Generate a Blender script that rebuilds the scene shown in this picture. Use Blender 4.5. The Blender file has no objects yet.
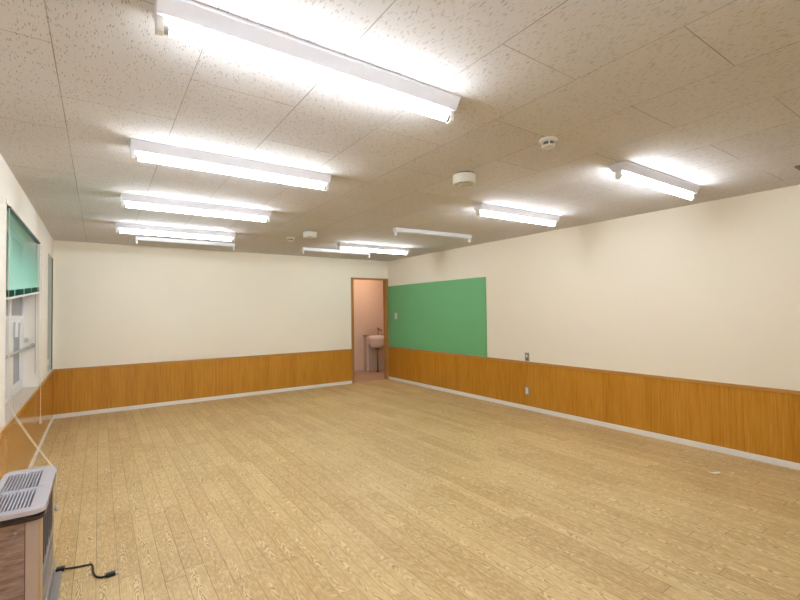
import bpy, bmesh, math, random
from mathutils import Vector, Matrix
random.seed(7)
S = bpy.context.scene
COL = S.collection
PI = math.pi

# room dimensions (m): x along the far wall, y into the room, z up
XL, XR, YB, YF, H = -0.511, 4.831, 7.456, -2.6, 2.389
WT = 0.14                      # wall thickness

# ------------------------------------------------------------------ materials
def srgb(*c):
    f = lambda v: v / 12.92 if v <= 0.04045 else ((v + 0.055) / 1.055) ** 2.4
    return tuple(f(v / 255) for v in c) + (1.0,)

class NT:
    """small helper around a node tree"""
    def __init__(s, name):
        s.m = bpy.data.materials.new(name); s.m.use_nodes = True
        s.t = s.m.node_tree; s.n = s.t.nodes; s.l = s.t.links
        s.b = s.n['Principled BSDF']
    def node(s, typ, **kw):
        x = s.n.new(typ)
        for k, v in kw.items(): setattr(x, k, v)
        return x
    def put(s, sock, v):
        if hasattr(v, 'is_output') or isinstance(v, bpy.types.NodeSocket): s.l.new(v, sock)
        else: sock.default_value = v
    def math(s, op, a, b=None, c=None, clamp=False):
        x = s.node('ShaderNodeMath', operation=op); x.use_clamp = clamp
        s.put(x.inputs[0], a)
        if b is not None: s.put(x.inputs[1], b)
        if c is not None: s.put(x.inputs[2], c)
        return x.outputs[0]
    def pos(s):
        g = s.node('ShaderNodeNewGeometry'); x = s.node('ShaderNodeSeparateXYZ')
        s.l.new(g.outputs['Position'], x.inputs[0]); return x.outputs
    def vec(s, x, y, z=0.0):
        c = s.node('ShaderNodeCombineXYZ')
        for i, v in enumerate((x, y, z)): s.put(c.inputs[i], v)
        return c.outputs[0]
    def noise(s, v, scale=1.0, detail=3.0, rough=0.5):
        x = s.node('ShaderNodeTexNoise'); s.put(x.inputs['Vector'], v)
        x.inputs['Scale'].default_value = scale; x.inputs['Detail'].default_value = detail
        x.inputs['Roughness'].default_value = rough; return x.outputs['Fac']
    def white(s, v):
        x = s.node('ShaderNodeTexWhiteNoise', noise_dimensions='3D'); s.put(x.inputs['Vector'], v); return x.outputs['Value']
    def ramp(s, f, stops):
        x = s.node('ShaderNodeValToRGB'); s.put(x.inputs[0], f)
        e = x.color_ramp.elements
        while len(e) < len(stops): e.new(0.5)
        for q, (p, c) in zip(e, stops): q.position = p; q.color = c
        return x.outputs['Color']
    def mix(s, f, a, b, mode='MIX'):
        x = s.node('ShaderNodeMix', data_type='RGBA', blend_type=mode)
        s.put(x.inputs[0], f); s.put(x.inputs[6], a); s.put(x.inputs[7], b); return x.outputs[2]
    def smooth(s, v, a, b, lo=0.0, hi=1.0):
        x = s.node('ShaderNodeMapRange', interpolation_type='SMOOTHSTEP')
        s.put(x.inputs[0], v)
        for i, k in enumerate((a, b, lo, hi)): x.inputs[i + 1].default_value = k
        return x.outputs[0]
    def bump(s, h, strength=0.3, dist=0.01):
        x = s.node('ShaderNodeBump'); x.inputs['Strength'].default_value = strength
        x.inputs['Distance'].default_value = dist
        s.put(x.inputs['Height'], h); s.l.new(x.outputs[0], s.b.inputs['Normal'])
    def set(s, col=None, rough=None, metal=None, spec=None, **kw):
        b = s.b.inputs
        if col is not None: s.put(b['Base Color'], col)
        if rough is not None: s.put(b['Roughness'], rough)
        if metal is not None: b['Metallic'].default_value = metal
        if spec is not None: b['Specular IOR Level'].default_value = spec
        for k, v in kw.items(): s.put(b[k.replace('_', ' ')], v)
        return s.m

def plain(name, c, rough=0.5, metal=0.0, spec=0.5, var=0.06, scale=30):
    """single colour with a faint procedural mottling"""
    n = NT(name)
    tc = n.node('ShaderNodeTexCoord')
    f = n.noise(tc.outputs['Object'], scale, 2)
    d = tuple(v * (1 - var) for v in c[:3]) + (1,)
    return n.set(n.mix(f, d, c), rough, metal, spec)

def mat_wallpaper(name, c):
    n = NT(name); x, y, z = n.pos()
    v = n.vec(x, y, z)
    big = n.noise(v, 1.3, 3)
    fine = n.noise(v, 160, 3, 0.7)
    c2 = tuple(k * 0.94 for k in c[:3]) + (1,)
    n.bump(fine, 0.25, 0.004)
    return n.set(n.mix(big, c2, c), 0.75, 0, 0.25)

def mat_ceiling():
    n = NT('acoustic_ceiling_tile'); x, y, z = n.pos()
    W, L = 0.4715, 0.917
    u = n.math('DIVIDE', n.math('ADD', x, 0.149), W)
    k = n.math('FLOOR', u); fu = n.math('SUBTRACT', u, k)
    par = n.math('MULTIPLY', n.math('MODULO', n.math('ADD', k, 20.0), 2.0), 0.475)
    yy = n.math('SUBTRACT', n.math('DIVIDE', n.math('ADD', y, 20 * L - 0.690), L), n.math('SUBTRACT', n.math('MULTIPLY', par, 1.0), 0.0))
    j = n.math('FLOOR', yy); fv = n.math('SUBTRACT', yy, j)
    def edge(f, size):
        a = n.math('MINIMUM', f, n.math('SUBTRACT', 1.0, f))
        return n.math('MULTIPLY', a, size)
    du, dv = edge(fu, W), edge(fv, L)
    tid = n.white(n.vec(k, j, 3.0))
    idb = n.white(n.vec(j, k, 9.0))
    seam = n.math('MAXIMUM', n.smooth(du, 0.0009, 0.0028, 1, 0), n.smooth(dv, 0.0009, 0.0028, 1, 0))
    # some joints are tight and hardly show
    seamv = n.math('MULTIPLY', seam, n.math('MULTIPLY_ADD', n.noise(n.vec(x, y, 0), 1.7, 1), 1.2, 0.05))
    # fissures: short dashes mostly along the tile
    wob = n.noise(n.vec(x, y, tid), 14, 2)
    a = n.math('ADD', x, n.math('MULTIPLY', wob, 0.03))
    vor = n.node('ShaderNodeTexVoronoi', voronoi_dimensions='2D')
    n.l.new(n.vec(n.math('MULTIPLY', a, 150.0), n.math('MULTIPLY', y, 27.0)), vor.inputs['Vector'])
    vor.inputs['Scale'].default_value = 1.0
    vor.inputs['Randomness'].default_value = 1.0
    cs = n.node('ShaderNodeSeparateColor'); n.l.new(vor.outputs['Color'], cs.inputs[0])
    size = n.math('MULTIPLY_ADD', n.math('POWER', cs.outputs[0], 1.6), 0.34, -0.03)
    hole = n.smooth(n.math('SUBTRACT', vor.outputs['Distance'], size), -0.07, 0.05, 1, 0)
    fine = n.noise(n.vec(x, y, tid), 240, 2)
    base = n.mix(tid, srgb(212, 208, 206), srgb(218, 215, 213))
    base = n.mix(n.math('MULTIPLY', fine, 0.35), base, srgb(198, 191, 186))
    col = n.mix(n.math('MULTIPLY', hole, 0.52), base, srgb(112, 90, 76))
    col = n.mix(n.math('MULTIPLY', seamv, 0.9), col, srgb(104, 84, 66))
    n.bump(n.math('SUBTRACT', n.math('MULTIPLY', fine, 0.15), n.math('ADD', hole, seam)), 0.35, 0.003)
    return n.set(col, 0.9, 0, 0.1)

def mat_floor():
    n = NT('wood_plank_floor'); x, y, z = n.pos()
    W, L = 0.0975, 0.91
    u = n.math('DIVIDE', n.math('ADD', x, 0.0110), W)
    k = n.math('FLOOR', u); fu = n.math('SUBTRACT', u, k)
    off = n.white(n.vec(k, 1.7, 0.3))
    v = n.math('ADD', n.math('DIVIDE', y, L), n.math('MULTIPLY', off, 3.0))
    j = n.math('FLOOR', v); fv = n.math('SUBTRACT', v, j)
    r1 = n.white(n.vec(k, j, 0.5)); r2 = n.white(n.vec(j, k, 4.5))
    du = n.math('MULTIPLY', n.math('MINIMUM', fu, n.math('SUBTRACT', 1.0, fu)), W)
    dv = n.math('MULTIPLY', n.math('MINIMUM', fv, n.math('SUBTRACT', 1.0, fv)), L)
    seam = n.math('MAXIMUM', n.smooth(du, 0.0004, 0.0017, 1, 0), n.smooth(dv, 0.0005, 0.002, 1, 0))
    seamv = n.math('MULTIPLY', seam, n.math('MULTIPLY_ADD', r2, 0.55, 0.45))
    # cathedral grain: chevrons in a band that wanders along each plank
    wv = n.vec(n.math('MULTIPLY', x, 20.0), n.math('MULTIPLY', y, 2.6), n.math('MULTIPLY', r1, 40.0))
    wn = n.noise(wv, 1.0, 3, 0.55)
    cen = n.math('ADD', n.math('MULTIPLY_ADD', r2, 0.5, 0.25), n.math('MULTIPLY_ADD', n.noise(n.vec(r1, n.math('MULTIPLY', y, 2.0), r2), 1.0, 1), 0.3, -0.15))
    dist = n.math('ABSOLUTE', n.math('SUBTRACT', fu, cen))
    ph = n.math('ADD', n.math('MULTIPLY', y, 95.0), n.math('ADD', n.math('MULTIPLY', n.math('POWER', n.math('ADD', dist, 0.02), 0.8), 30.0), n.math('MULTIPLY', n.noise(n.vec(n.math('MULTIPLY', x, 55.0), n.math('MULTIPLY', y, 12.0), r2), 1.0, 2), 22.0)))
    chev = n.math('MULTIPLY_ADD', n.math('SINE', ph), 0.5, 0.5)
    band = n.math('MULTIPLY', n.smooth(dist, 0.06, 0.24, 1, 0), n.smooth(n.math('ADD', wn, n.math('MULTIPLY', r1, 0.25)), 0.52, 0.68))
    g = n.noise(n.vec(n.math('ADD', n.math('MULTIPLY', x, 26.0), n.math('MULTIPLY', r1, 50.0)),
               n.math('ADD', n.math('MULTIPLY', y, 1.8), n.math('MULTIPLY', r2, 50.0))), 1.0, 3, 0.5)
    rings = n.math('POWER', n.math('MULTIPLY_ADD', n.math('SINE', n.math('MULTIPLY', g, 110.0)), 0.5, 0.5), 2.0)
    mott = n.noise(n.vec(n.math('MULTIPLY', x, 60.0), n.math('MULTIPLY', y, 22.0), r1), 1.0, 4, 0.7)
    streak = n.noise(n.vec(n.math('MULTIPLY', x, 330.0), n.math('MULTIPLY', y, 9.0), r1), 1.0, 3, 0.6)
    patch = n.noise(n.vec(n.math('MULTIPLY', x, 1.0), y, 0), 2.2, 4, 0.6)
    base = n.mix(r1, srgb(192, 157, 103), srgb(216, 186, 129))
    base = n.mix(n.math('MULTIPLY', n.smooth(patch, 0.35, 0.75), 0.45), base, srgb(178, 142, 90))
    base = n.mix(n.math('MULTIPLY', n.smooth(mott, 0.42, 0.7), 0.6), base, srgb(234, 207, 150))
    col = n.mix(n.math('MULTIPLY', rings, n.math('MULTIPLY_ADD', r2, 0.22, 0.05)), base, srgb(240, 213, 156))
    col = n.mix(n.math('MULTIPLY', n.smooth(streak, 0.5, 0.72), 0.5), col, srgb(146, 112, 74))
    col = n.mix(n.math('MULTIPLY', band, 0.6), col, n.mix(n.smooth(chev, 0.25, 0.6), srgb(150, 116, 76), srgb(240, 214, 160)))
    col = n.mix(seamv, col, srgb(66, 46, 28))
    n.bump(n.math('SUBTRACT', n.math('MULTIPLY', streak, 0.25), seam), 0.2, 0.002)
    return n.set(col, n.math('MULTIPLY_ADD', patch, 0.2, 0.36), 0, 0.4)

def mat_veneer(name, axis, dark, mid, light, rough=0.28, spec=0.5):
    """vertical straight grain; axis = horizontal coordinate of the surface"""
    n = NT(name); p = n.pos(); h = p[axis]; z = p[2]
    board = n.math('FLOOR', n.math('DIVIDE', h, 0.152))
    r = n.white(n.vec(board, 2.0, 7.0))
    g1 = n.noise(n.vec(n.math('MULTIPLY', h, 75.0), n.math('MULTIPLY', z, 2.2), r), 1.0, 4, 0.6)
    g2 = n.noise(n.vec(n.math('MULTIPLY', h, 330.0), n.math('MULTIPLY', z, 6.0), r), 1.0, 2, 0.5)
    f = n.math('ADD', n.math('MULTIPLY', g1, 0.65), n.math('MULTIPLY', g2, 0.35))
    f = n.math('ADD', f, n.math('MULTIPLY_ADD', r, 0.10, -0.05))
    col = n.ramp(f, [(0.3, dark), (0.5, mid), (0.68, light)])
    return n.set(col, rough, 0, spec)

def mat_emit(name, c, strength):
    n = NT(name)
    n.b.inputs['Emission Color'].default_value = c
    n.b.inputs['Emission Strength'].default_value = strength
    return n.set((0.9, 0.9, 0.9, 1), 0.3)

M = {}
M['wall'] = mat_wallpaper('cream_wallpaper', srgb(250, 241, 222))
M['wall_lightened'] = mat_wallpaper('wallpaper_lightened', srgb(254, 247, 236))  # wall colour lightened to make up for weak light on the window side
M['wall_wash'] = mat_wallpaper('washroom_wallpaper', srgb(232, 208, 190))
M['halfwall'] = mat_wallpaper('half_wall_paint', srgb(214, 200, 182))
M['halfedge'] = plain('half_wall_corner_bead', srgb(252, 238, 234), 0.5)
M['ceiling'] = mat_ceiling()
M['floor'] = mat_floor()
M['floor_wash'] = mat_wallpaper('washroom_vinyl_floor', srgb(192, 160, 134))
DK, MD, LT = srgb(168, 110, 28), srgb(194, 133, 40), srgb(210, 152, 60)
M['veneer_x'] = mat_veneer('oak_veneer_far', 0, DK, MD, LT, 0.3)
M['veneer_y'] = mat_veneer('oak_veneer_side', 1, DK, MD, LT, 0.14, 0.28)
M['cap'] = plain('wood_cap_rail', srgb(196, 142, 64), 0.35, var=0.12)
M['jamb'] = plain('door_frame_wood', srgb(182, 132, 72), 0.4, var=0.15, scale=14)
M['base'] = plain('vinyl_baseboard', srgb(246, 242, 234), 0.4)
M['sill'] = plain('window_sill_board', srgb(206, 190, 172), 0.45)
M['white_metal'] = plain('white_painted_steel', srgb(232, 232, 236), 0.35)
M['socket'] = plain('white_plastic', srgb(228, 226, 218), 0.4)
M['tube'] = mat_emit('lit_fluorescent_glass', (0.865, 0.945, 1.03, 1), 31)
M['lamp_body'] = plain('grey_white_lamp_enamel', srgb(232, 232, 240), 0.4)
M['alu'] = plain('aluminium', srgb(190, 190, 188), 0.35, 0.8)
M['frame_white'] = plain('white_window_frame', srgb(240, 240, 240), 0.35)
M['alu_green'] = plain('grey_green_window_frame', srgb(196, 198, 186), 0.4)
M['dark'] = plain('dark_plastic', srgb(34, 30, 30), 0.4)
M['gasket'] = plain('dark_gasket', srgb(90, 88, 88), 0.5)
M['green'] = plain('green_felt_board', srgb(114, 184, 126), 0.5, spec=0.4, var=0.05, scale=3)
M['plate'] = plain('brushed_plate', srgb(160, 154, 140), 0.4, 0.5)
M['beige_plastic'] = plain('off_white_plastic', srgb(226, 222, 208), 0.45)
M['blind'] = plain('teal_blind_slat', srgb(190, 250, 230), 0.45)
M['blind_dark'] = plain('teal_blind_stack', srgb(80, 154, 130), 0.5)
M['cord_white'] = plain('white_cord', srgb(238, 228, 206), 0.7)
M['ceramic'] = plain('white_ceramic', srgb(240, 226, 216), 0.15)
M['chrome'] = plain('chrome', srgb(150, 140, 132), 0.2, 0.9)
M['top_grey'] = plain('heater_top_enamel', srgb(206, 203, 213), 0.25, 0.2, var=0.1)
M['rim'] = plain('heater_rim', srgb(66, 50, 46), 0.3)
M['heater_edge'] = plain('heater_beige_edge', srgb(206, 178, 140), 0.4)
M['heater_col'] = plain('heater_corner_column', srgb(206, 192, 188), 0.35, 0.3)
M['heater_base'] = plain('heater_base_grey', srgb(150, 142, 136), 0.4, 0.2)
M['grille'] = plain('grille_louvre_grey', srgb(84, 76, 74), 0.4, 0.3)
M['counter'] = plain('brown_counter_cap', srgb(134, 84, 58), 0.4, var=0.2)
M['paper'] = plain('white_paper', srgb(255, 250, 238), 0.8)
M['dark_plate'] = plain('dark_plate_brown', srgb(120, 100, 80), 0.6)

def mat_side_panel():
    n = NT('heater_side_panel'); x, y, z = n.pos()
    f = n.noise(n.vec(n.math('MULTIPLY', x, 14.0), y, n.math('MULTIPLY', z, 90.0)), 1.0, 4, 0.65)
    col = n.ramp(f, [(0.35, srgb(138, 118, 112)), (0.55, srgb(172, 152, 145)), (0.75, srgb(192, 174, 167))])
    return n.set(col, 0.35, 0.25, 0.5)
M['side'] = mat_side_panel()

def mat_glass(name, c, rough, trans):
    n = NT(name)
    f = n.noise(n.vec(*n.pos()), 25, 2)
    n.set(n.mix(f, tuple(v * .93 for v in c[:3]) + (1,), c), rough, 0, 0.5)
    n.b.inputs['Transmission Weight'].default_value = trans
    n.b.inputs['IOR'].default_value = 1.45
    return n.m
M['glass_frost'] = mat_glass('frosted_glass', srgb(176, 180, 190), 0.5, 0.12)
M['glass_dark'] = mat_glass('clear_dark_glass', srgb(150, 150, 158), 0.08, 0.85)
M['glass_green'] = mat_glass('grey_green_frosted_glass', srgb(170, 176, 166), 0.55, 0.2)

# ------------------------------------------------------------------ mesh helpers
def box(bm, x0, y0, z0, x1, y1, z1):
    x0, x1 = sorted((x0, x1)); y0, y1 = sorted((y0, y1)); z0, z1 = sorted((z0, z1))
    v = [bm.verts.new(p) for p in ((x0,y0,z0),(x1,y0,z0),(x1,y1,z0),(x0,y1,z0),(x0,y0,z1),(x1,y0,z1),(x1,y1,z1),(x0,y1,z1))]
    for f in ((3,2,1,0),(4,5,6,7),(0,1,5,4),(1,2,6,5),(2,3,7,6),(3,0,4,7)): bm.faces.new([v[i] for i in f])

def extrude_profile(bm, pts, axis, a, b):
    """closed 2-D outline (counter-clockwise) extruded along axis from a to b"""
    def P(p, t):
        return {0: (t, p[0], p[1]), 1: (p[0], t, p[1]), 2: (p[0], p[1], t)}[axis]
    A = [bm.verts.new(P(p, a)) for p in pts]; B = [bm.verts.new(P(p, b)) for p in pts]
    k = len(pts)
    bm.faces.new(A[::-1]); bm.faces.new(B)
    for i in range(k): bm.faces.new((A[i], A[(i+1) % k], B[(i+1) % k], B[i]))

def lathe(bm, prof, c=(0,0,0), seg=28, axis=2):
    rings = []
    for r, h in prof:
        ring = []
        for i in range(seg):
            a = 2 * PI * i / seg; q = (r * math.cos(a), r * math.sin(a), h)
            if axis == 0: q = (h, q[0], q[1])
            if axis == 1: q = (q[0], h, q[1])
            ring.append(bm.verts.new((c[0]+q[0], c[1]+q[1], c[2]+q[2])))
        rings.append(ring)
    for A, B in zip(rings, rings[1:]):
        for i in range(seg): bm.faces.new((A[i], A[(i+1) % seg], B[(i+1) % seg], B[i]))
    bm.faces.new(rings[0][::-1]); bm.faces.new(rings[-1])

def tube(bm, pts, r, seg=8):
    pts = [Vector(p) for p in pts]; rings = []
    for i, p in enumerate(pts):
        d = (pts[min(i+1, len(pts)-1)] - pts[max(i-1, 0)]).normalized()
        a = d.cross(Vector((0,0,1)))
        if a.length < 1e-3: a = d.cross(Vector((1,0,0)))
        a.normalize(); b = d.cross(a)
        rings.append([bm.verts.new(p + r*(math.cos(t)*a + math.sin(t)*b)) for t in (2*PI*k/seg for k in range(seg))])
    for A, B in zip(rings, rings[1:]):
        for k in range(seg): bm.faces.new((A[k], A[(k+1) % seg], B[(k+1) % seg], B[k]))
    bm.faces.new(rings[0][::-1]); bm.faces.new(rings[-1])

def spline(pts, n=8):
    """Catmull-Rom through the points"""
    P = [Vector(p) for p in pts]; P = [2*P[0]-P[1]] + P + [2*P[-1]-P[-2]]; out = []
    for i in range(1, len(P)-2):
        for k in range(n):
            t = k / n; a, b, c, d = P[i-1:i+3]
            out.append(0.5*((2*b)+(c-a)*t+(2*a-5*b+4*c-d)*t*t+(3*b-a-3*c+d)*t**3))
    return out + [P[-2]]

def obj(name, bm, mat, parent=None, bevel=0.0, smooth=False, seg=2, loc=None):
    bmesh.ops.recalc_face_normals(bm, faces=bm.faces)
    me = bpy.data.meshes.new(name); bm.to_mesh(me); bm.free()
    me.materials.append(mat)
    o = bpy.data.objects.new(name, me); COL.objects.link(o)
    if loc is not None:                       # move the origin to loc, geometry stays
        me.transform(Matrix.Translation(-Vector(loc))); o.location = loc
    if parent is not None:
        o.parent = parent
    if smooth:
        for p in me.polygons: p.use_smooth = True
    if bevel:
        b = o.modifiers.new('bevel', 'BEVEL'); b.width = bevel; b.segments = seg
        b.limit_method = 'ANGLE'; b.angle_limit = math.radians(35)
    return o

def part(name, bm, mat, root, **kw):
    """mesh given in room coordinates, attached to a thing whose Empty sits at root.location"""
    bmesh.ops.translate(bm, verts=bm.verts, vec=-Vector(root.location))
    return obj(name, bm, mat, root, **kw)

def thing(name, label, cat, loc=(0,0,0), group=None):
    o = bpy.data.objects.new(name, None); COL.objects.link(o)
    o.empty_display_size = 0.1
    o.location = loc; o['label'] = label; o['category'] = cat
    if group: o['group'] = group
    return o

def tag(o, label, cat, group=None):
    o['label'] = label; o['category'] = cat
    if group: o['group'] = group
    return o

def struct(name, bm, mat, label=None, parent=None, **kw):
    o = obj(name, bm, mat, parent, **kw)
    if parent is None:
        o['kind'] = 'structure'
        if label: o['label'] = label; 
    return o

def B(*boxes):
    bm = bmesh.new()
    for b in boxes: box(bm, *b)
    return bm

# ------------------------------------------------------------------ the room
W1 = (3.862, 5.757, 0.655, 2.122)      # window opening: y0, y1, z0, z1
W2 = (6.715, 7.385, 0.668, 2.135)      # narrow window next to the far corner
D0, D1, DZ = 3.987, 4.831, 2.032       # doorway (outside of its frame)

struct('floor', B((XL-WT, YF-WT, -0.1, XR+WT, YB+0.05, 0)), M['floor'], 'tan wood plank floor of the empty room')
struct('ceiling', B((XL-WT, YF-WT, H, XR+WT, YB+WT, H+0.1)), M['ceiling'], 'off-white fissured acoustic tile ceiling')
struct('wall_right', B((XR, YF-WT, 0, XR+WT, YB+WT, H)), M['wall'], 'cream wall on the right')
struct('wall_front', B((XL, YF-WT, 0, XR, YF, H)), M['wall'], 'cream wall behind the viewer')
struct('wall_back', B((XL, YB, 0, D0+0.01, YB+WT, H), (D0+0.01, YB, DZ-0.01, XR, YB+WT, H)), M['wall'], 'cream far wall with a doorway at its right end')
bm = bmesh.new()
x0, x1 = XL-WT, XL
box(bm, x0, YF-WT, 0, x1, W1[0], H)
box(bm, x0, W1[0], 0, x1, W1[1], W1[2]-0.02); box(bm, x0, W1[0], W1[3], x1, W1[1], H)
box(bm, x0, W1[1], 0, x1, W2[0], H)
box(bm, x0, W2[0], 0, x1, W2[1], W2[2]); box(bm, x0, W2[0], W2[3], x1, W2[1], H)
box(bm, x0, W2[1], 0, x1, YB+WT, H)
struct('wall_left', bm, M['wall_lightened'], 'cream window wall on the left')

# wainscot panels with their cap rails and baseboards
zc0, zc1 = 0.628, 0.66
t = 0.006
struct('trim_1', B((XL, YF, 0.05, XL+t, YB, zc0)), M['veneer_y'], 'brown wood wainscot panel on the left wall')
struct('trim_2', B((XL, YB-t, 0.05, D0, YB, zc0)), M['veneer_x'], 'brown wood wainscot panel on the far wall')
struct('trim_3', B((XR-t, YF, 0.05, XR, YB-0.02, zc0)), M['veneer_y'], 'brown wood wainscot panel on the right wall')
struct('trim_4', B((XL, YF, zc0, XL+0.016, YB, zc1)), M['cap'], 'wood cap rail on the left wainscot', bevel=0.003)
struct('trim_5', B((XL, YB-0.016, zc0, D0, YB, zc1)), M['cap'], 'wood cap rail on the far wainscot', bevel=0.003)
struct('trim_6', B((XR-0.016, YF, zc0, XR, YB-0.02, zc1)), M['cap'], 'wood cap rail on the right wainscot', bevel=0.003)
bz = 0.056
struct('baseboard_left', B((XL, YF, 0, XL+0.012, YB, bz)), M['base'], 'white baseboard along the left wall', bevel=0.002)
struct('baseboard_back', B((XL, YB-0.012, 0, D0, YB, bz)), M['base'], 'white baseboard along the far wall', bevel=0.002)
struct('baseboard_right', B((XR-0.012, YF, 0, XR, YB-0.02, bz)), M['base'], 'white baseboard along the right wall', bevel=0.002)

# doorway frame: thin on the left, deep sliding-door post on the right
bm = bmesh.new()
box(bm, D0, YB-0.018, 0, D0+0.05, YB+WT, DZ)
box(bm, D1-0.055, YB-0.018, 0, D1, YB+0.09, DZ)
box(bm, D0+0.05, YB-0.018, DZ-0.027, D1-0.055, YB+WT, DZ)
d = struct('door_1', bm, M['jamb'], 'open doorway with a brown wood frame in the far right corner', bevel=0.003)

# washroom beyond the doorway
WB = 8.86
struct('floor_washroom', B((3.0, YB+0.05, -0.1, 6.6, WB+WT, 0)), M['floor_wash'], 'pinkish brown vinyl floor beyond the doorway')
struct('wall_washroom_back', B((3.0, WB, 0, 6.6, WB+WT, 2.5)), M['wall_wash'], 'pink far wall of the washroom beyond the doorway')
struct('wall_washroom_left', B((2.9, YB+WT, 0, 3.0, WB+WT, 2.5)), M['wall_wash'])
struct('wall_washroom_right', B((6.6, YB+WT, 0, 6.7, WB+WT, 2.5)), M['wall_wash'])
struct('wall_washroom_front', B((XR+WT, YB+WT-0.05, 0, 6.6, YB+WT, 2.5)), M['wall_wash'])
struct('ceiling_washroom', B((2.9, YB+WT, 2.5, 6.7, WB+WT, 2.6)), M['wall_wash'])
HW = 8.70
struct('wall_half', B((5.055, HW, 0, 6.6, WB, 0.80)), M['halfwall'], 'beige half-height pipe wall behind the washbasin')
struct('trim_7', B((5.05, HW-0.006, 0, 5.09, HW+0.001, 0.80)), M['halfedge'], 'pale corner board of the half-height wall')
struct('trim_8', B((5.04, HW-0.02, 0.80, 6.6, WB, 0.822)), M['counter'], 'brown cap board on the half-height wall', bevel=0.003)
struct('baseboard_washroom', B((3.0, WB-0.01, 0, 5.055, WB, 0.05)), M['halfwall'])

# washbasin
wb = thing('washbasin', 'small white wall-hung washbasin seen through the doorway', 'sink', (5.20, 8.5, 0))
bm = bmesh.new()
prof_o = [(0.10, 0.425), (0.15, 0.435), (0.185, 0.512), (0.192, 0.56), (0.205, 0.60), (0.212, 0.695), (0.196, 0.698), (0.18, 0.62), (0.13, 0.52), (0.03, 0.512)]
lathe(bm, prof_o, (5.20, 8.48, 0.125), 40)
for v in bm.verts: v.co.y = 8.48 + (v.co.y - 8.48) * 0.9
part('basin', bm, M['ceramic'], wb, smooth=True)
part('apron', B((5.02, 8.62, 0.62, 5.40, 8.70, 0.805)), M['ceramic'], wb, bevel=0.015, seg=3)
bm = bmesh.new(); tube(bm, spline([(5.20, 8.48, 0.555), (5.20, 8.48, 0.30), (5.20, 8.48, 0.0)], 4), 0.018, 12)
lathe(bm, [(0.045, 0.0), (0.045, 0.008), (0.02, 0.02)], (5.20, 8.48, 0), 20)
part('drain_pipe', bm, M['chrome'], wb, smooth=True)
bm = bmesh.new(); lathe(bm, [(0.05, 0.515), (0.05, 0.55)], (5.20, 8.48, 0), 20)
part('drain_flange', bm, M['gasket'], wb)
bm = bmesh.new(); tube(bm, spline([(5.33, 8.66, 0.80), (5.33, 8.66, 0.93), (5.33, 8.60, 0.96), (5.33, 8.53, 0.94), (5.33, 8.52, 0.90)], 6), 0.012, 10)
fa = part('faucet', bm, M['chrome'], wb, smooth=True)
bm = bmesh.new(); lathe(bm, [(0.02, 0.955), (0.02, 0.985), (0.008, 0.995)], (5.33, 8.66, 0), 14)
bmesh.ops.translate(bm, verts=bm.verts, vec=-Vector(wb.location))
obj('tap_handle', bm, M['chrome'], fa)

# ------------------------------------------------------------------ windows
xw = -0.626                                    # inner face of the window frames
y0, y1, z0, z1 = W1
w = struct('window_1', B((xw-0.03, y0, z0+0.008, xw, y0+0.05, z1), (xw-0.03, y1-0.035, z0+0.008, xw, y1, z1),
      (xw-0.029, y0+0.05, z1-0.05, xw-0.001, y1-0.035, z1), (xw-0.029, y0+0.05, z0+0.008, xw-0.001, y1-0.035, z0+0.06),
      (xw-0.028, y0+0.05, 1.345, xw+0.004, y1-0.035, 1.378), (xw-0.028, 4.93, 1.378, xw+0.002, 5.0, z1-0.05)), M['frame_white'],
      'white sliding window in a deep recess under a green blind')
struct('window_sill', B((XL-WT+0.02, y0, z0-0.02, XL+0.004, y1, z0+0.008)), M['sill'], parent=w, bevel=0.003)
def sash(name, ya, yb, za, zb, xf, glass, sa, sb):
    s = struct(name, B((xf-0.02, ya, za, xf, ya+sa, zb), (xf-0.02, yb-sb, za, xf, yb, zb),
        (xf-0.019, ya+sa, zb-0.03, xf-0.001, yb-sb, zb), (xf-0.019, ya+sa, za, xf-0.001, yb-sb, za+0.06)), M['frame_white'], parent=w)
    struct('window_pane', B((xf-0.012, ya+sa, za+0.06, xf-0.008, yb-sb, zb-0.03)), glass, parent=s)
    return s
zs0 = z0 + 0.06
sash('window_sash', y0+0.05, 4.95, zs0, 1.344, xw-0.006, M['glass_frost'], 0.05, 0.05)
sash('window_sash', 4.70, 5.50, zs0, 1.344, xw+0.016, M['glass_frost'], 0.30, 0.09)
sash('window_sash', 5.40, y1-0.035, zs0, 1.344, xw-0.006, M['glass_frost'], 0.05, 0.045)
struct('window_pane', B((xw-0.016, y0+0.05, 1.378, xw-0.012, 4.93, z1-0.05)), M['glass_frost'], parent=w)
struct('window_pane', B((xw-0.016, 5.0, 1.378, xw-0.012, y1-0.035, z1-0.05)), M['glass_dark'], parent=w)
struct('window_latch', B((xw+0.016, 5.02, 1.19, xw+0.030, 5.14, 1.325)), M['frame_white'], parent=w, bevel=0.003)
struct('trim_9', B((XL, y1, z0+0.005, XL+0.006, y1+0.03, z1+0.03), (XL, y0-0.03, z1, XL+0.006, y1, z1+0.03)), M['wall'], 'thin cream edge trim around the window recess')

y0, y1, z0, z1 = W2
w2 = struct('window_2', B((XL-0.075, y0, z0, XL-0.03, y0+0.03, z1), (XL-0.075, y1-0.05, z0, XL-0.012, y1, z1),
      (XL-0.075, y0+0.03, z1-0.03, XL-0.031, y1-0.05, z1), (XL-0.075, y0+0.03, z0, XL-0.031, y1-0.05, z0+0.03)), M['alu_green'], 'narrow grey-green window at the far left corner')
struct('window_pane', B((XL-0.05, y0+0.03, z0+0.03, XL-0.045, y1-0.05, z1-0.03)), M['glass_green'], parent=w2)
struct('window_gasket', B((XL-0.02, y1-0.004, z0, XL-0.001, y1-0.0005, z1)), M['gasket'], parent=w2)
struct('window_latch', B((XL-0.045, y1-0.13, z0+0.06, XL-0.03, y1-0.09, z0+0.14)), M['frame_white'], parent=w2)

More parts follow.
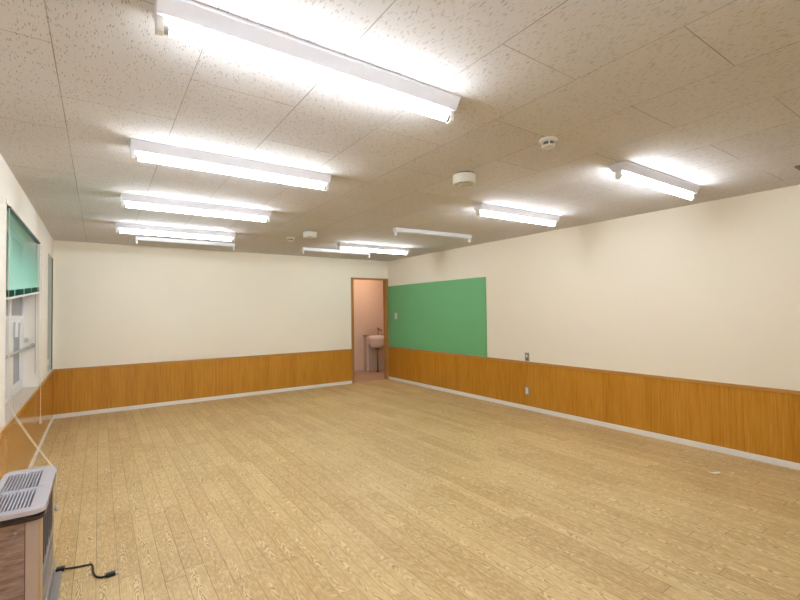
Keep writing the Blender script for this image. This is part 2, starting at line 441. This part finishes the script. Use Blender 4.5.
# rail across the window recess, knob on its reveal
bm = bmesh.new(); tube(bm, [(-0.553, W1[0], 1.079), (-0.553, W1[1], 1.079)], 0.0125, 12)
rl = thing('window_guard_rail', 'grey metal guard rail spanning the window recess', 'rail', (-0.553, W1[0], 1.079))
part('rail_bar', bm, M['alu'], rl, smooth=True)
for yy, s in ((W1[0], 1), (W1[1], -1)):
    bm = bmesh.new(); lathe(bm, [(0.02, 0.0), (0.02, s*0.012)], (-0.553, yy, 1.079), 16, axis=1)
    part('rail_bracket', bm, M['alu'], rl)
bm = bmesh.new(); lathe(bm, [(0.018, 0.0), (0.022, -0.012), (0.018, -0.028), (0.008, -0.032)], (-0.598, W1[1], 1.14), 18, axis=1)
tag(obj('recess_knob', bm, M['socket'], smooth=True, loc=(-0.598, W1[1], 1.14)), 'small white round knob on the window reveal above the guard rail', 'knob')

# ------------------------------------------------------------------ blind
yb0, yb1, zt = 3.872, 5.675, 2.112
bl = thing('venetian_blind', 'pale teal blind lowered halfway over the left window', 'blind', (-0.50, (yb0+yb1)/2, zt))
part('headrail', B((-0.525, yb0, zt-0.012, -0.492, yb1, zt)), M['gasket'], bl, bevel=0.002)
def zbot(y): return 1.492 + (y - yb0) * 0.066
bm = bmesh.new(); NS = 46
def strip(bm, top, bot, xt, xb, th=0.0008, ny=10):
    rows = []
    for i in range(ny+1):
        y = yb0 + (yb1-yb0)*i/ny
        rows.append([bm.verts.new((xt, y, top(y))), bm.verts.new((xb, y, bot(y))), bm.verts.new((xb-th, y, bot(y))), bm.verts.new((xt-th, y, top(y)))])
    for A, C in zip(rows, rows[1:]):
        for k in range(4): bm.faces.new((A[k], A[(k+1) % 4], C[(k+1) % 4], C[k]))
    bm.faces.new(rows[0]); bm.faces.new(rows[-1][::-1])
def lev(f):                                   # slat height, skewing towards the bottom
    return lambda y: (zt-0.012) + (zbot(y)+0.055 - (zt-0.012)) * f
for k in range(NS):
    fa_, fb_ = k/NS, (k+1.25)/NS
    strip(bm, lev(fa_), lev(min(fb_, 1.0)), -0.512, -0.503)
part('slats', bm, M['blind'], bl)
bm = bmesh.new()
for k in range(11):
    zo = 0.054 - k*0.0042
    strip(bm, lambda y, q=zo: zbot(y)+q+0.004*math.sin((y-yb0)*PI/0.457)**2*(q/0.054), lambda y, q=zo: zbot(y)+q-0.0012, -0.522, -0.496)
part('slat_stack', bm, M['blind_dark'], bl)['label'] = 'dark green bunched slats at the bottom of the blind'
bm = bmesh.new(); strip(bm, lambda y: zbot(y)+0.010, lambda y: zbot(y)-0.006, -0.494, -0.494, 0.03)
part('bottom_rail', bm, M['frame_white'], bl)
for q in range(4):
    yy = yb0 + 0.22 + q*0.457
    part('ladder_tape', B((-0.4955, yy-0.010, zbot(yy)+0.004, -0.494, yy+0.010, zbot(yy)+0.058)), M['blind'], bl)
# beaded pull chain at the far end
bm = bmesh.new(); tube(bm, [(-0.486, 5.715, zt-0.02), (-0.486, 5.712, 1.2), (-0.486, 5.70, 0.33)], 0.0022, 6)
random.seed(2)
for k in range(34):
    z = 0.34 + k*0.05
    lathe(bm, [(0.001, -0.005), (0.0045, -0.002), (0.0045, 0.002), (0.001, 0.005)], (-0.486, 5.70 + 0.015*(z-0.33)/1.77, z), 8)
ch = part('pull_chain', bm, M['cord_white'], bl)
bm = bmesh.new(); lathe(bm, [(0.004, 0.022), (0.012, 0.012), (0.015, 0), (0.012, -0.012), (0.004, -0.018)], (-0.486, 5.70, 0.305), 14)
bmesh.ops.translate(bm, verts=bm.verts, vec=-Vector(bl.location)); obj('chain_ball', bm, M['socket'], ch, smooth=True)
# tilt wand in the recess
bm = bmesh.new(); tube(bm, spline([(-0.522, 5.66, zt-0.02), (-0.530, 5.68, 1.53), (-0.530, 5.70, 1.18), (-0.530, 5.70, 0.80)], 6), 0.003, 8)
part('tilt_wand', bm, M['alu_green'], bl, smooth=True)
# long lift cord: down the near end, over the sill, across to the heater
for q, (ya, za) in enumerate(((3.885, 0.79), (4.02, 0.715))):
    pts = [Vector(p) for p in ((-0.500, 3.874 + 0.01*q, zt-0.014), (-0.500, 3.876 + 0.01*q, 1.2), (-0.492, ya, za), (-0.484, ya-0.04, za-0.012))]
    e = Vector((-0.196, 2.985 - 0.016*q, 0.5635)); a_ = pts[-1]
    for k in range(1, 13):
        f_ = k/12; p = a_.lerp(e, f_); p.z -= 0.012*math.sin(PI*f_); pts.append(p)
    pts += [Vector(p) for p in ((-0.1855, 2.962 - 0.006*q, 0.560), (-0.1840, 2.955, 0.54), (-0.1838, 2.935, 0.46), (-0.1838, 2.925, 0.385))]
    bm = bmesh.new(); tube(bm, pts, 0.0016, 6)
    lc = part('lift_cord', bm, M['cord_white'], bl, smooth=True)
bm = bmesh.new(); lathe(bm, [(0.003, 0.014), (0.009, 0.006), (0.010, -0.004), (0.006, -0.014)], (-0.1815, 2.923, 0.37), 12)
bmesh.ops.translate(bm, verts=bm.verts, vec=-Vector(bl.location)); obj('cord_tassel', bm, M['socket'], lc, smooth=True)

# ------------------------------------------------------------------ ceiling lights
LL = 1.265
def make_light(name, label, cat, tubed, group):
    r = thing(name, label, cat, (0, 0, H), group)
    bm = bmesh.new()
    h = LL/2
    if tubed:
        # inverted trapezoid body with small lips at the ceiling
        prof = [(-0.067, 0.0), (-0.067, -0.010), (-0.0645, -0.010), (-0.034, -0.056), (0.034, -0.056), (0.0645, -0.010), (0.067, -0.010), (0.067, 0.0)]
    else:
        prof = [(-0.036, 0.0), (-0.036, -0.047), (0.036, -0.047), (0.036, 0.0)]
    extrude_profile(bm, prof, 0, -h, h)
    obj('housing', bm, M['lamp_body'] if tubed else M['white_metal'], r, bevel=0.0015)
    zb = -0.056 if tubed else -0.047
    for s in (-1, 1):
        bm = bmesh.new()
        pr = [(-0.02, zb), (-0.02, zb-0.038)] + [(-0.02*math.cos(a), zb-0.038-0.016*math.sin(a)) for a in (0.5, 1.05, 1.57, 2.09, 2.64)] + [(0.02, zb-0.038), (0.02, zb)]
        extrude_profile(bm, pr, 0, s*(h-0.002), s*(h-0.024))
        obj('lamp_socket', bm, M['socket'], r, bevel=0.002)
    if tubed:
        bm = bmesh.new(); lathe(bm, [(0.013, -h+0.036), (0.018, -h+0.042), (0.018, h-0.042), (0.013, h-0.036)], (0, 0, -0.084), 20, axis=0)
        tb = obj('lamp_tube', bm, M['tube'], r, smooth=True)
        for s in (-1, 1):
            bm = bmesh.new(); lathe(bm, [(0.0183, s*(h-0.040)), (0.0183, s*(h-0.024))], (0, 0, -0.084), 20, axis=0)
            obj('tube_cap', bm, M['alu'], tb, smooth=False)
    return r

def copy_tree(o, parent=None):
    c = o.copy(); COL.objects.link(c)
    if parent is not None: c.parent = parent
    for k in list(o.children): copy_tree(k, c)
    return c

lit = make_light('fluorescent_light', '', 'ceiling light', True, 'lit fluorescent ceiling lights')
unl = make_light('fluorescent_batten', '', 'ceiling light', False, 'unlit fluorescent battens')
CL, CR = 0.7775, 3.575
sR = 1.175/LL
spots = [(CL, 1.585, 1, 0, 'lit fluorescent tube light nearest the viewer, largest on the ceiling'),
         (CL, 2.985, 1, 0, 'second lit fluorescent light from the front in the long left row'),
         (CL, 4.355, 1, 0, 'third lit fluorescent light from the front in the long left row'),
         (CL, 5.745, 1, 0, 'farthest lit fluorescent light of the left row, just before a bare batten'),
         (CR+0.001, 1.632, sR, 0, 'lit fluorescent light nearest the right wall with its triangular end showing'),
         (CR+0.001, 3.00, sR, -0.02, 'lit fluorescent light in the right row beyond the white round speaker'),
         (3.51, 5.77, 1.245/LL, -0.02, 'small distant lit fluorescent light before the doorway wall')]
for i, (x, y, sx, rz, lab) in enumerate(spots):
    o = lit if i == 0 else copy_tree(lit)
    o.location = (x, y, H); o.scale = (sx, 1, 1); o.rotation_euler = (0, 0, rz); o['label'] = lab
bat = [(1.00, 6.59, 1.236/LL, 0, 'unlit white batten without a tube by the far wall, left row'),
       (3.21, 6.46, 1.195/LL, -0.03, 'unlit white batten without a tube by the far wall, near the doorway'),
       (3.55, 4.36, 1.185/LL, -0.07, 'unlit white batten without a tube in the middle of the right row')]
for i, (x, y, sx, rz, lab) in enumerate(bat):
    o = unl if i == 0 else copy_tree(unl)
    o.location = (x, y, H); o.scale = (sx, 1, 1); o.rotation_euler = (0, 0, rz); o['label'] = lab
# unseen fixtures added along the left row to light the near room
for x, y, lab in ((CL, 0.20, 'unseen added fluorescent light continuing the left row just above the viewer'), 
                  (CL, -1.2, 'unseen added fluorescent light continuing the left row behind the viewer')):
    o = copy_tree(lit); o.location = (x, y, H); o['label'] = lab

# ------------------------------------------------------------------ ceiling fittings
def speaker(loc, label):
    r = thing('ceiling_speaker', label, 'ceiling speaker', loc, 'round ceiling speakers')
    bm = bmesh.new(); lathe(bm, [(0.078, 0.0), (0.078, -0.008)], seg=40)
    obj('mounting_ring', bm, M['rim'], r)
    bm = bmesh.new(); lathe(bm, [(0.084, -0.008), (0.085, -0.012), (0.083, -0.070), (0.080, -0.074), (0.072, -0.074), (0.070, -0.066), (0.02, -0.066)], seg=48)
    obj('case', bm, M['beige_plastic'], r, bevel=0.0)
    bm = bmesh.new()
    for k in range(8):
        a = 2*PI*k/8
        vs = []
        box(bm, -0.006, 0.026, -0.078, 0.006, 0.072, -0.066)
        bmesh.ops.rotate(bm, verts=bm.verts[-8:] if False else list(bm.verts)[-8:], cent=(0,0,0), matrix=Matrix.Rotation(a, 3, 'Z'))
    lathe(bm, [(0.026, -0.066), (0.024, -0.078)], seg=20)
    obj('grille', bm, M['beige_plastic'], r)
    return r
sp = speaker((2.245, 2.394, H), 'white round drum-shaped ceiling speaker, nearer and larger of the two')
sp2 = copy_tree(sp); sp2.location = (2.184, 5.155, H); sp2['label'] = 'distant white round ceiling speaker above the unlit batten'
dt = thing('smoke_detector', 'round white ceiling detector between the nearest lights', 'smoke detector', (2.212, 1.625, H), 'ceiling detectors')
bm = bmesh.new(); lathe(bm, [(0.052, 0.0), (0.052, -0.012), (0.046, -0.018)], seg=36)
obj('base_plate', bm, M['beige_plastic'], dt)
bm = bmesh.new(); lathe(bm, [(0.030, -0.018), (0.030, -0.034)], seg=24)
obj('sensing_neck', bm, M['gasket'], dt)
bm = bmesh.new(); lathe(bm, [(0.028, -0.034), (0.040, -0.038), (0.040, -0.046), (0.036, -0.050), (0.030, -0.046), (0.01, -0.046)], seg=32)
obj('sensing_cap', bm, M['socket'], dt)
for k in range(4):
    bm = B((0.030, -0.004, -0.038, 0.037, 0.004, -0.016)); bmesh.ops.rotate(bm, verts=bm.verts, cent=(0,0,0), matrix=Matrix.Rotation(PI/4 + k*PI/2, 3, 'Z'))
    obj('cap_strut', bm, M['socket'], dt)
d2 = copy_tree(dt); d2.location = (2.135, 5.70, H); d2['label'] = 'tiny distant ceiling detector left of the far round speaker'
cv = thing('ceiling_dark_plate', 'small brown slatted plate at the right edge of the visible ceiling', 'dark_plate', (4.27, 0.90, H))  # slatted plate standing in for a small dark mark on the ceiling
bm = B((4.16, 0.80, H-0.012, 4.42, 0.965, H)); part('dark_plate_frame', bm, M['dark_plate'], cv, bevel=0.003)
bm = bmesh.new()
for k in range(6): box(bm, 4.18, 0.822+k*0.022, H-0.016, 4.40, 0.832+k*0.022, H-0.012)
part('dark_plate_slats', bm, M['rim'], cv)

# ------------------------------------------------------------------ right wall fittings
bm = B((XR-0.012, 4.712, 0.664, XR-0.002, 7.43, 1.876))
tag(obj('notice_board', bm, M['green'], loc=(XR-0.007, 6.07, 0.664), bevel=0.0015), 'large plain green notice board on the right wall', 'notice board')
def plate(name, label, cat, y, z, w_, h_, xface, mat, group=None):
    r = thing(name, label, cat, (xface, y, z), group)
    part('cover_plate', B((xface-0.006, y-w_/2, z-h_/2, xface, y+w_/2, z+h_/2)), mat, r, bevel=0.002)
    return r
sw = plate('light_switch', 'light switch mounted on the left part of the green board', 'light switch', 7.15, 1.276, 0.085, 0.12, XR-0.012, M['beige_plastic'])
part('rocker', B((XR-0.024, 7.125, 1.242, XR-0.018, 7.175, 1.31)), M['beige_plastic'], sw, bevel=0.003)
o1 = plate('wall_outlet', 'grey metal wall plate standing just above the wainscot rail', 'outlet', 3.965, 0.722, 0.07, 0.115, XR, M['plate'])
part('socket_insert', B((XR-0.010, 3.955, 0.722, XR-0.006, 3.982, 0.748)), M['beige_plastic'], o1, bevel=0.002)
part('socket_slot', B((XR-0.008, 3.950, 0.682, XR-0.006, 3.980, 0.706)), M['gasket'], o1)
o2 = plate('wall_outlet', 'wall outlet with white socket low on the brown wainscot', 'outlet', 3.972, 0.262, 0.07, 0.115, XR-0.006, M['plate'])
part('socket_insert', B((XR-0.017, 3.950, 0.220, XR-0.012, 3.992, 0.304)), M['socket'], o2, bevel=0.002)

# ------------------------------------------------------------------ heater
hx0, hx1, hy0, hy1 = -0.395, -0.200, 2.450, 3.045
ht = thing('fan_heater', 'grey and brown floor-standing heater with slotted top by the left wall', 'heater', (-0.29, 2.73, 0))
part('plinth', B((hx0, hy0-0.005, 0.0, hx1+0.004, hy1+0.003, 0.055)), M['heater_base'], ht, bevel=0.004)
part('foot_plate', B((hx1+0.002, hy0-0.005, 0.0, -0.160, 2.985, 0.016)), M['heater_base'], ht, bevel=0.005)
part('body', B((hx0, hy0+0.004, 0.055, hx1-0.030, hy1-0.004, 0.507)), M['dark'], ht)
part('side_panel', B((hx0, hy0, 0.055, -0.258, hy0+0.004, 0.512)), M['side'], ht, bevel=0.001)
part('side_panel', B((hx0, hy1-0.004, 0.055, -0.258, hy1, 0.512)), M['side'], ht, bevel=0.001)
for ya, yb in ((hy0-0.002, hy0+0.012), (hy1-0.012, hy1+0.002)):
    part('corner_column', B((-0.256, ya, 0.055, hx1-0.012, yb, 0.512)), M['heater_col'], ht, bevel=0.002)
bm = bmesh.new(); lathe(bm, [(0.006, 0.0), (0.006, -0.003), (0.002, -0.004)], (-0.288, hy0, 0.465), 12, axis=1)
part('screw', bm, M['alu'], ht)
part('front_post', B((hx1-0.013, hy0-0.002, 0.055, hx1, hy0+0.022, 0.512)), M['heater_edge'], ht, bevel=0.003)
part('front_post', B((hx1-0.013, hy1-0.022, 0.055, hx1, hy1+0.002, 0.512)), M['heater_edge'], ht, bevel=0.003)
bm = bmesh.new()
box(bm, hx1-0.028, hy0+0.022, 0.492, hx1-0.001, hy1-0.022, 0.512)
box(bm, hx1-0.028, hy0+0.022, 0.245, hx1+0.001, hy1-0.022, 0.265)
part('front_rail', bm, M['heater_base'], ht, bevel=0.002)
part('front_panel', B((hx1-0.028, hy0+0.022, 0.055, hx1-0.002, hy1-0.022, 0.165)), M['heater_base'], ht, bevel=0.002)
gr = None
bm = bmesh.new()
for k in range(14):
    z = 0.275 + k*0.0152
    v = [(hx1-0.022, z), (hx1-0.020, z-0.002), (hx1-0.004, z+0.006), (hx1-0.006, z+0.008)]
    extrude_profile(bm, v, 1, hy0+0.022, hy1-0.022)
for k in range(5):
    y = hy0+0.10+k*0.095
    box(bm, hx1-0.004, y-0.0015, 0.265, hx1-0.002, y+0.0015, 0.492)
part('front_grille', bm, M['grille'], ht)
bm = bmesh.new()
for k in range(5):
    z = 0.175 + k*0.0145
    extrude_profile(bm, [(hx1-0.024, z), (hx1-0.022, z-0.002), (hx1-0.012, z+0.005), (hx1-0.014, z+0.007)], 1, hy0+0.022, hy1-0.022)
part('outlet_louvres', bm, M['grille'], ht)
# top: rounded slab with two banks of slots (2-D curve with holes, turned into a mesh)
def rounded(x0, y0, x1, y1, r, n=7):
    out = []
    for cx, cy, a0 in ((x1-r, y1-r, 0), (x0+r, y1-r, PI/2), (x0+r, y0+r, PI), (x1-r, y0+r, 1.5*PI)):
        for k in range(n+1):
            a = a0 + PI/2*k/n; out.append((cx+r*math.cos(a), cy+r*math.sin(a)))
    return out
def slab(outer, holes, za, zb):
    bm = bmesh.new()
    def loop(pts):
        vs = [bm.verts.new((p[0], p[1], zb)) for p in pts]
        return [bm.edges.new((vs[i], vs[(i+1) % len(vs)])) for i in range(len(vs))]
    E = loop(outer)
    for h_ in holes: E += loop(h_)
    bmesh.ops.triangle_fill(bm, use_beauty=True, use_dissolve=False, edges=E)
    r_ = bmesh.ops.extrude_face_region(bm, geom=list(bm.faces))
    bmesh.ops.translate(bm, verts=[g for g in r_['geom'] if isinstance(g, bmesh.types.BMVert)], vec=(0, 0, za-zb))
    return bm
tx0, tx1, ty0, ty1 = -0.405, -0.188, 2.420, 3.080
holes = []
for ya, yb in ((ty0+0.050, ty0+0.288), (ty0+0.322, ty1-0.070)):
    for k in range(11):
        x = tx0+0.027 + k*0.0128
        holes.append([(x, ya), (x+0.0062, ya), (x+0.0062, yb), (x, yb)])
part('top_panel', slab(rounded(tx0, ty0, tx1, ty1, 0.045), holes, 0.536, 0.558), M['top_grey'], ht, bevel=0.005)
bm = bmesh.new(); extrude_profile(bm, rounded(tx0+0.003, ty0+0.003, tx1-0.003, ty1-0.003, 0.042), 2, 0.509, 0.524)
part('top_rim', bm, M['rim'], ht, bevel=0.002)
part('top_ridge', B((tx0+0.012, ty0+0.300, 0.556, tx0+0.19, ty0+0.310, 0.561)), M['top_grey'], ht, bevel=0.002)
# power cord
bm = bmesh.new()
cp = spline([(-0.172, 3.010, 0.012), (-0.115, 3.000, 0.006), (-0.065, 2.990, 0.005), (-0.036, 2.984, 0.005), (-0.026, 2.955, 0.005), (-0.022, 2.88, 0.005), (-0.012, 2.835, 0.005), (0.008, 2.808, 0.005), (0.034, 2.796, 0.008)], 8)
tube(bm, cp, 0.005, 8)
pc = part('power_cord', bm, M['dark'], ht, smooth=True)
def rotbox(a, b, wd, h_, z):
    a, b = Vector(a + (z,)), Vector(b + (z,)); d = (b-a).normalized(); n_ = Vector((-d.y, d.x, 0))*wd/2
    bm = bmesh.new(); extrude_profile(bm, [tuple((a-n_).xy), tuple((b-n_).xy), tuple((b+n_).xy), tuple((a+n_).xy)], 2, z, z+h_); return bm
bm = rotbox((0.030, 2.798), (0.074, 2.800), 0.026, 0.018, 0.001)
bmesh.ops.translate(bm, verts=bm.verts, vec=-Vector(ht.location)); obj('plug', bm, M['dark'], pc, bevel=0.004)
bm = bmesh.new()
for s in (-0.006, 0.006):
    tube(bm, [(0.072, 2.800+s, 0.010), (0.090, 2.801+s, 0.010)], 0.0022, 6)
bmesh.ops.translate(bm, verts=bm.verts, vec=-Vector(ht.location)); obj('plug_prong', bm, M['alu'], pc)
bm = rotbox((-0.188, 3.012), (-0.150, 3.008), 0.03, 0.022, 0.001)
bmesh.ops.translate(bm, verts=bm.verts, vec=-Vector(ht.location)); obj('cord_grip', bm, M['dark'], pc, bevel=0.004)

# ------------------------------------------------------------------ scraps on the floor
def scrap(pts, lab, z=0.002):
    bm = bmesh.new(); k = len(pts)
    c = Vector((sum(p[0] for p in pts)/k, sum(p[1] for p in pts)/k, 0))
    extrude_profile(bm, pts, 2, 0.0, 0.0025)
    for v in bm.verts:
        d = (Vector((v.co.x, v.co.y, 0))-c).length
        v.co.z += 0.28*d + 0.0003
    tag(obj('paper_scrap', bm, M['paper'], loc=(c.x, c.y, 0)), lab, 'paper scrap', 'white scraps on the floor')
scrap([(4.135, 1.560), (4.150, 1.520), (4.172, 1.524), (4.200, 1.500), (4.216, 1.510), (4.196, 1.540), (4.170, 1.548), (4.152, 1.572)], 'larger torn white scrap on the floor near the right wall')
scrap([(4.276, 1.452), (4.285, 1.438), (4.297, 1.442), (4.291, 1.458)], 'tiny white crumb right of the larger scrap on the floor')

# ------------------------------------------------------------------ washroom lamp (warm), above the doorway's sight line
lm = thing('washroom_lamp', 'warm ceiling lamp of the washroom hidden above the doorway', 'ceiling light', (4.9, 8.2, 2.5))
bm = bmesh.new(); lathe(bm, [(0.13, 0.0), (0.13, -0.03), (0.05, -0.05)], seg=28)
obj('lamp_base', bm, M['white_metal'], lm)
bm = bmesh.new(); lathe(bm, [(0.12, -0.032), (0.12, -0.06), (0.09, -0.085), (0.02, -0.095)], seg=28)
obj('lamp_globe', bm, mat_emit('warm_lamp_globe', (1.0, 0.76, 0.56, 1), 34), lm, smooth=True)

# ------------------------------------------------------------------ world, camera, view
wd = bpy.data.worlds.new('dusk'); S.world = wd; wd.use_nodes = True
bg = wd.node_tree.nodes['Background']; bg.inputs[0].default_value = (0.30, 0.31, 0.36, 1); bg.inputs[1].default_value = 0.14

cam = bpy.data.cameras.new('camera'); co = bpy.data.objects.new('camera', cam); COL.objects.link(co)
yaw, pitch, roll = 0.6027, 0.0250, -0.0136
fwd = Vector((math.sin(yaw)*math.cos(pitch), math.cos(yaw)*math.cos(pitch), math.sin(pitch)))
rt = Vector((math.cos(yaw), -math.sin(yaw), 0)); up = rt.cross(fwd)
r2 = rt*math.cos(roll) + up*math.sin(roll); u2 = -rt*math.sin(roll) + up*math.cos(roll)
mw = Matrix((r2, u2, -fwd)).transposed().to_4x4(); mw.translation = (0, 0, 1.375)
co.matrix_world = mw
cam.sensor_fit = 'HORIZONTAL'; cam.sensor_width = 36; cam.lens = 36*436.88/800; cam.clip_start = 0.02; cam.clip_end = 100
S.camera = co
vs = S.view_settings
S.display_settings.display_device = 'sRGB'
vs.view_transform = 'Standard'; vs.look = 'None'; vs.gamma = 1; vs.use_curve_mapping = False
vs.exposure = 0.85
